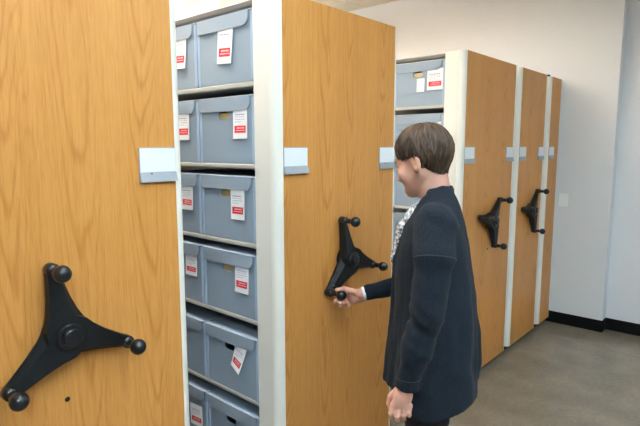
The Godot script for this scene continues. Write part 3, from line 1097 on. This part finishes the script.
func shoe_field(p: Vector3) -> float:
	var d := 1e9
	d = ell(p, Vector3(0, 0.035, -0.1), Vector3(0.045, 0.04, 0.11))
	d = smin(d, ell(p, Vector3(0, 0.045, 0.02), Vector3(0.036, 0.05, 0.065)), 0.03)
	return smax(d, 0.0 - p.y, 0.004)

func build_woman() -> void:
	fold.seed = 5; fold.frequency = 0.05; fold.fractal_octaves = 2
	var W := thing("person", "woman in long charcoal cardigan turning the black crank, short brown hair", "person", Vector3(1.62, 0, 0.53), deg_to_rad(27))
	var inv := W.transform.affine_inverse()
	# right hand closed round the lower-left knob of the second unit's crank
	var ca := deg_to_rad(102.7 - 240.0)
	var K := Vector3(1.79 - 0.004 + 0.184 * cos(ca), 1.098 + 0.184 * sin(ca), 0.094)
	var ri := Vector3(0.659, 0.0, 0.752); var up := Vector3(0.097, 0.992, -0.084); var to := Vector3(-0.745, 0.128, 0.654)
	var hp := func(i: float, j: float, k: float) -> Vector3: return inv * (K + ri * i + up * j + to * k)
	hand_bones_r = [
		[[hp.call(0.008, -0.006, -0.036), 0.0098], [hp.call(-0.020, -0.026, -0.030), 0.0092], [hp.call(-0.027, -0.033, -0.004), 0.0084], [hp.call(-0.026, -0.022, 0.014), 0.0076]],
		[[hp.call(0.020, -0.014, -0.038), 0.0100], [hp.call(-0.003, -0.040, -0.028), 0.0094], [hp.call(-0.009, -0.042, -0.001), 0.0086], [hp.call(-0.010, -0.029, 0.019), 0.0078]],
		[[hp.call(0.033, -0.020, -0.034), 0.0098], [hp.call(0.015, -0.044, -0.024), 0.0092], [hp.call(0.009, -0.044, 0.002), 0.0084], [hp.call(0.007, -0.029, 0.021), 0.0076]],
		[[hp.call(0.046, -0.024, -0.028), 0.0090], [hp.call(0.032, -0.045, -0.018), 0.0082], [hp.call(0.026, -0.043, 0.004), 0.0075], [hp.call(0.023, -0.030, 0.019), 0.0068]],
		[[hp.call(0.074, 0.006, 0.012), 0.0135], [hp.call(0.044, 0.021, 0.018), 0.0115], [hp.call(0.012, 0.030, 0.012), 0.0098], [hp.call(-0.020, 0.024, 0.004), 0.0082]]]
	palm_r = [
		[[hp.call(0.125, 0.008, 0.004), 0.026], [hp.call(0.092, 0.003, 0.0), 0.0245], [hp.call(0.06, -0.002, -0.012), 0.024], [hp.call(0.03, -0.006, -0.034), 0.0155]],
		[[hp.call(0.085, -0.006, 0.002), 0.022], [hp.call(0.06, -0.02, -0.008), 0.018], [hp.call(0.046, -0.025, -0.024), 0.0125]]]
	# left hand hanging, thumb forward, fingers curled
	var wl := Vector3(-0.22, 0.81, -0.064)
	hand_bones_l = []
	for k in 4:
		var z: float = [-0.104, -0.084, -0.064, -0.046][k]
		var L: float = [0.94, 1.04, 0.98, 0.8][k]
		var r: float = [0.0092, 0.0095, 0.009, 0.008][k]
		var y0: float = [0.748, 0.744, 0.747, 0.754][k]
		hand_bones_l.append([[Vector3(-0.232, y0, z), r * 1.08], [Vector3(-0.238, y0 - 0.027 * L, z - 0.004), r], [Vector3(-0.228, y0 - 0.045 * L, z - 0.004), r * 0.92], [Vector3(-0.211, y0 - 0.054 * L, z - 0.002), r * 0.82]])
	hand_bones_l.append([[Vector3(-0.214, 0.795, -0.088), 0.0135], [Vector3(-0.206, 0.765, -0.112), 0.0115], [Vector3(-0.203, 0.738, -0.118), 0.0098], [Vector3(-0.202, 0.716, -0.112), 0.008]])
	palm_l = [
		[[Vector3(-0.222, 0.86, -0.052), 0.024], [wl, 0.024], [Vector3(-0.226, 0.78, -0.078), 0.021], [Vector3(-0.23, 0.75, -0.098), 0.0125]],
		[[wl, 0.022], [Vector3(-0.225, 0.78, -0.062), 0.02], [Vector3(-0.231, 0.75, -0.06), 0.0125]],
		[[Vector3(-0.224, 0.79, -0.07), 0.02], [Vector3(-0.231, 0.755, -0.079), 0.0135]]]
	var st := newst()
	var I := Transform3D.IDENTITY
	nets(st, head_field, Vector3(-0.1, -0.22, -0.13), Vector3(0.1, 0.14, 0.12), 0.0036, head_tr, head_paint)
	var kc := inv * K
	nets(st, hand_r_field, kc + Vector3(-0.09, -0.09, -0.08), kc + Vector3(0.09, 0.09, 0.2), 0.003, I, skin_paint)
	nets(st, hand_l_field, Vector3(-0.27, 0.67, -0.15), Vector3(-0.16, 0.87, -0.01), 0.003, I, skin_paint)
	nets(st, body_field, Vector3(-0.34, 0.02, -0.33), Vector3(0.36, 1.5, 0.22), 0.014, I, skin_paint)
	obj("body", st, M.skin, W)
	# eyes and brows
	for s in [-1.0, 1.0]:
		st = newst()
		ball(st, head_tr * Vector3(s * 0.031, 0.004, -0.075), Vector3.ONE * 0.0115, Color(0.8, 0.78, 0.75))
		ball(st, head_tr * Vector3(s * 0.031, 0.003, -0.0815), Vector3.ONE * 0.0052, Color(0.04, 0.03, 0.025))
		obj("eye", st, M.hair, W)
		st = newst()
		var pts := []
		for k in 5:
			var q := Vector3(s * lerp(0.014, 0.046, k / 4.0), 0.018 + 0.004 * sin(k / 4.0 * 2.6), -0.12)
			for it in 10: q.z += head_field(q) * 0.8
			pts.append(head_tr * q)
		tube(st, pts, [0.0016, 0.0024, 0.0024, 0.0018, 0.001], 6)
		obj("eyebrow", st, M.brow, W)
	build_hair(W)
	st = newst()
	nets(st, cardigan_field, Vector3(-0.32, 0.64, -0.3), Vector3(0.36, 1.5, 0.23), 0.0085, I)
	var c := obj("cardigan", st, M.knit, W)
	c.set_meta("label", "long open charcoal knit cardigan")
	# dropped shoulder seam and cuff seams
	st = newst()
	var sp := []; var sr := []
	for k in 21:
		var a: float = lerp(-2.7, 2.7, k / 20.0)
		var dir := Vector3(-cos(a), 0.25 * cos(a) - 0.05 + 0.12 * abs(sin(a)) * 0.0, sin(a)).normalized()
		var base := Vector3(-0.21, 1.272 - 0.03 * (1.0 - cos(a)), 0.02)
		var t := 0.05
		for it in 8: t -= cardigan_field(base + Vector3(dir.x, 0, dir.z) * t) * 0.8
		sp.append(base + Vector3(dir.x, 0, dir.z) * t)
		sr.append(0.0016)
	var sp2 := []; var sr2 := []
	for k in sp.size():
		if sp[k].distance_to(Vector3(-0.21, 1.25, 0.02)) < 0.11: sp2.append(sp[k]); sr2.append(0.0018)
	if sp2.size() > 2: tube(st, sp2, sr2, 5)
	obj("shoulder_seam", st, M.seam, c)
	st = newst()
	var cp := []; var cr := []
	for k in 25:
		var a := TAU * k / 24
		var ctr := Vector3(-0.2215, 0.848, -0.0555)
		var dir := Vector3(cos(a), 0.0, sin(a))
		var t := 0.036
		for it in 6: t -= cardigan_field(ctr + dir * t) * 0.8
		cp.append(ctr + dir * clamp(t, 0.02, 0.055)); cr.append(0.0016)
	tube(st, cp, cr, 5)
	obj("cuff_seam", st, M.seam, c)
	st = newst()
	nets(st, shirt_field, Vector3(-0.24, 0.74, -0.2), Vector3(0.24, 1.48, 0.2), 0.012, I)
	obj("shirt", st, M.shirt, W).set_meta("label", "white and dark patterned shirt")
	st = newst()
	nets(st, trouser_field, Vector3(-0.24, 0.03, -0.2), Vector3(0.24, 1.0, 0.22), 0.014, I)
	obj("trousers", st, M.trousers, W)
	for s in [-1.0, 1.0]:
		st = newst()
		nets(st, shoe_field, Vector3(-0.06, -0.01, -0.24), Vector3(0.06, 0.12, 0.11), 0.007, Transform3D(Basis(Vector3.UP, -s * 0.15), Vector3(s * 0.095, 0, 0.02)))
		obj("shoe", st, M.shoe, W)
	# white cuff at the reaching wrist
	st = newst()
	var cd := (Vector3(0.205, 0.998, -0.262) - Vector3(0.25, 1.03, -0.12)).normalized()
	tube(st, [Vector3(0.203, 0.996, -0.272) - cd * 0.02, Vector3(0.203, 0.996, -0.272) + cd * 0.009], [0.0275, 0.0275], 20)
	obj("shirt_cuff", st, M.cuff, W)
	st = newst()
	var rp := []; var rr := []
	var fa: Vector3 = hand_bones_l[2][0][0].lerp(hand_bones_l[2][1][0], 0.45)
	for k in 17: rp.append(fa + Vector3(cos(TAU * k / 16), 0, sin(TAU * k / 16)) * 0.0102); rr.append(0.0016)
	tube(st, rp, rr, 6)
	obj("ring", st, M.gold, W)

# ------------------------------------------------------------------ main
func _ready() -> void:
	var cam := Camera3D.new()
	cam.name = "camera"
	cam.fov = 45.13
	cam.position = Vector3(0, 1.6, 1.4215)
	cam.rotation_degrees = Vector3(-7.376, -48.737, -0.066)
	add_child(cam)
	cam.current = true
	var env := Environment.new()
	env.background_mode = Environment.BG_SKY
	var sky := Sky.new()
	var sm := ProceduralSkyMaterial.new()
	sm.sky_top_color = rgb(120, 165, 225)
	sm.sky_horizon_color = rgb(205, 220, 240)
	sm.ground_bottom_color = rgb(110, 110, 105)
	sm.ground_horizon_color = rgb(190, 195, 200)
	sm.sky_energy_multiplier = 2.5
	sky.sky_material = sm
	env.sky = sky
	env.tonemap_mode = Environment.TONE_MAPPER_LINEAR
	env.tonemap_exposure = 1.34
	env.sdfgi_enabled = true
	env.ssao_enabled = true
	env.ssil_enabled = true
	var we := WorldEnvironment.new()
	we.environment = env
	we.name = "environment"
	add_child(we)
	make_materials()
	build_room()
	build_lamps()
	build_shelving()
	build_boxes()
	build_wall_plate()
	build_woman()
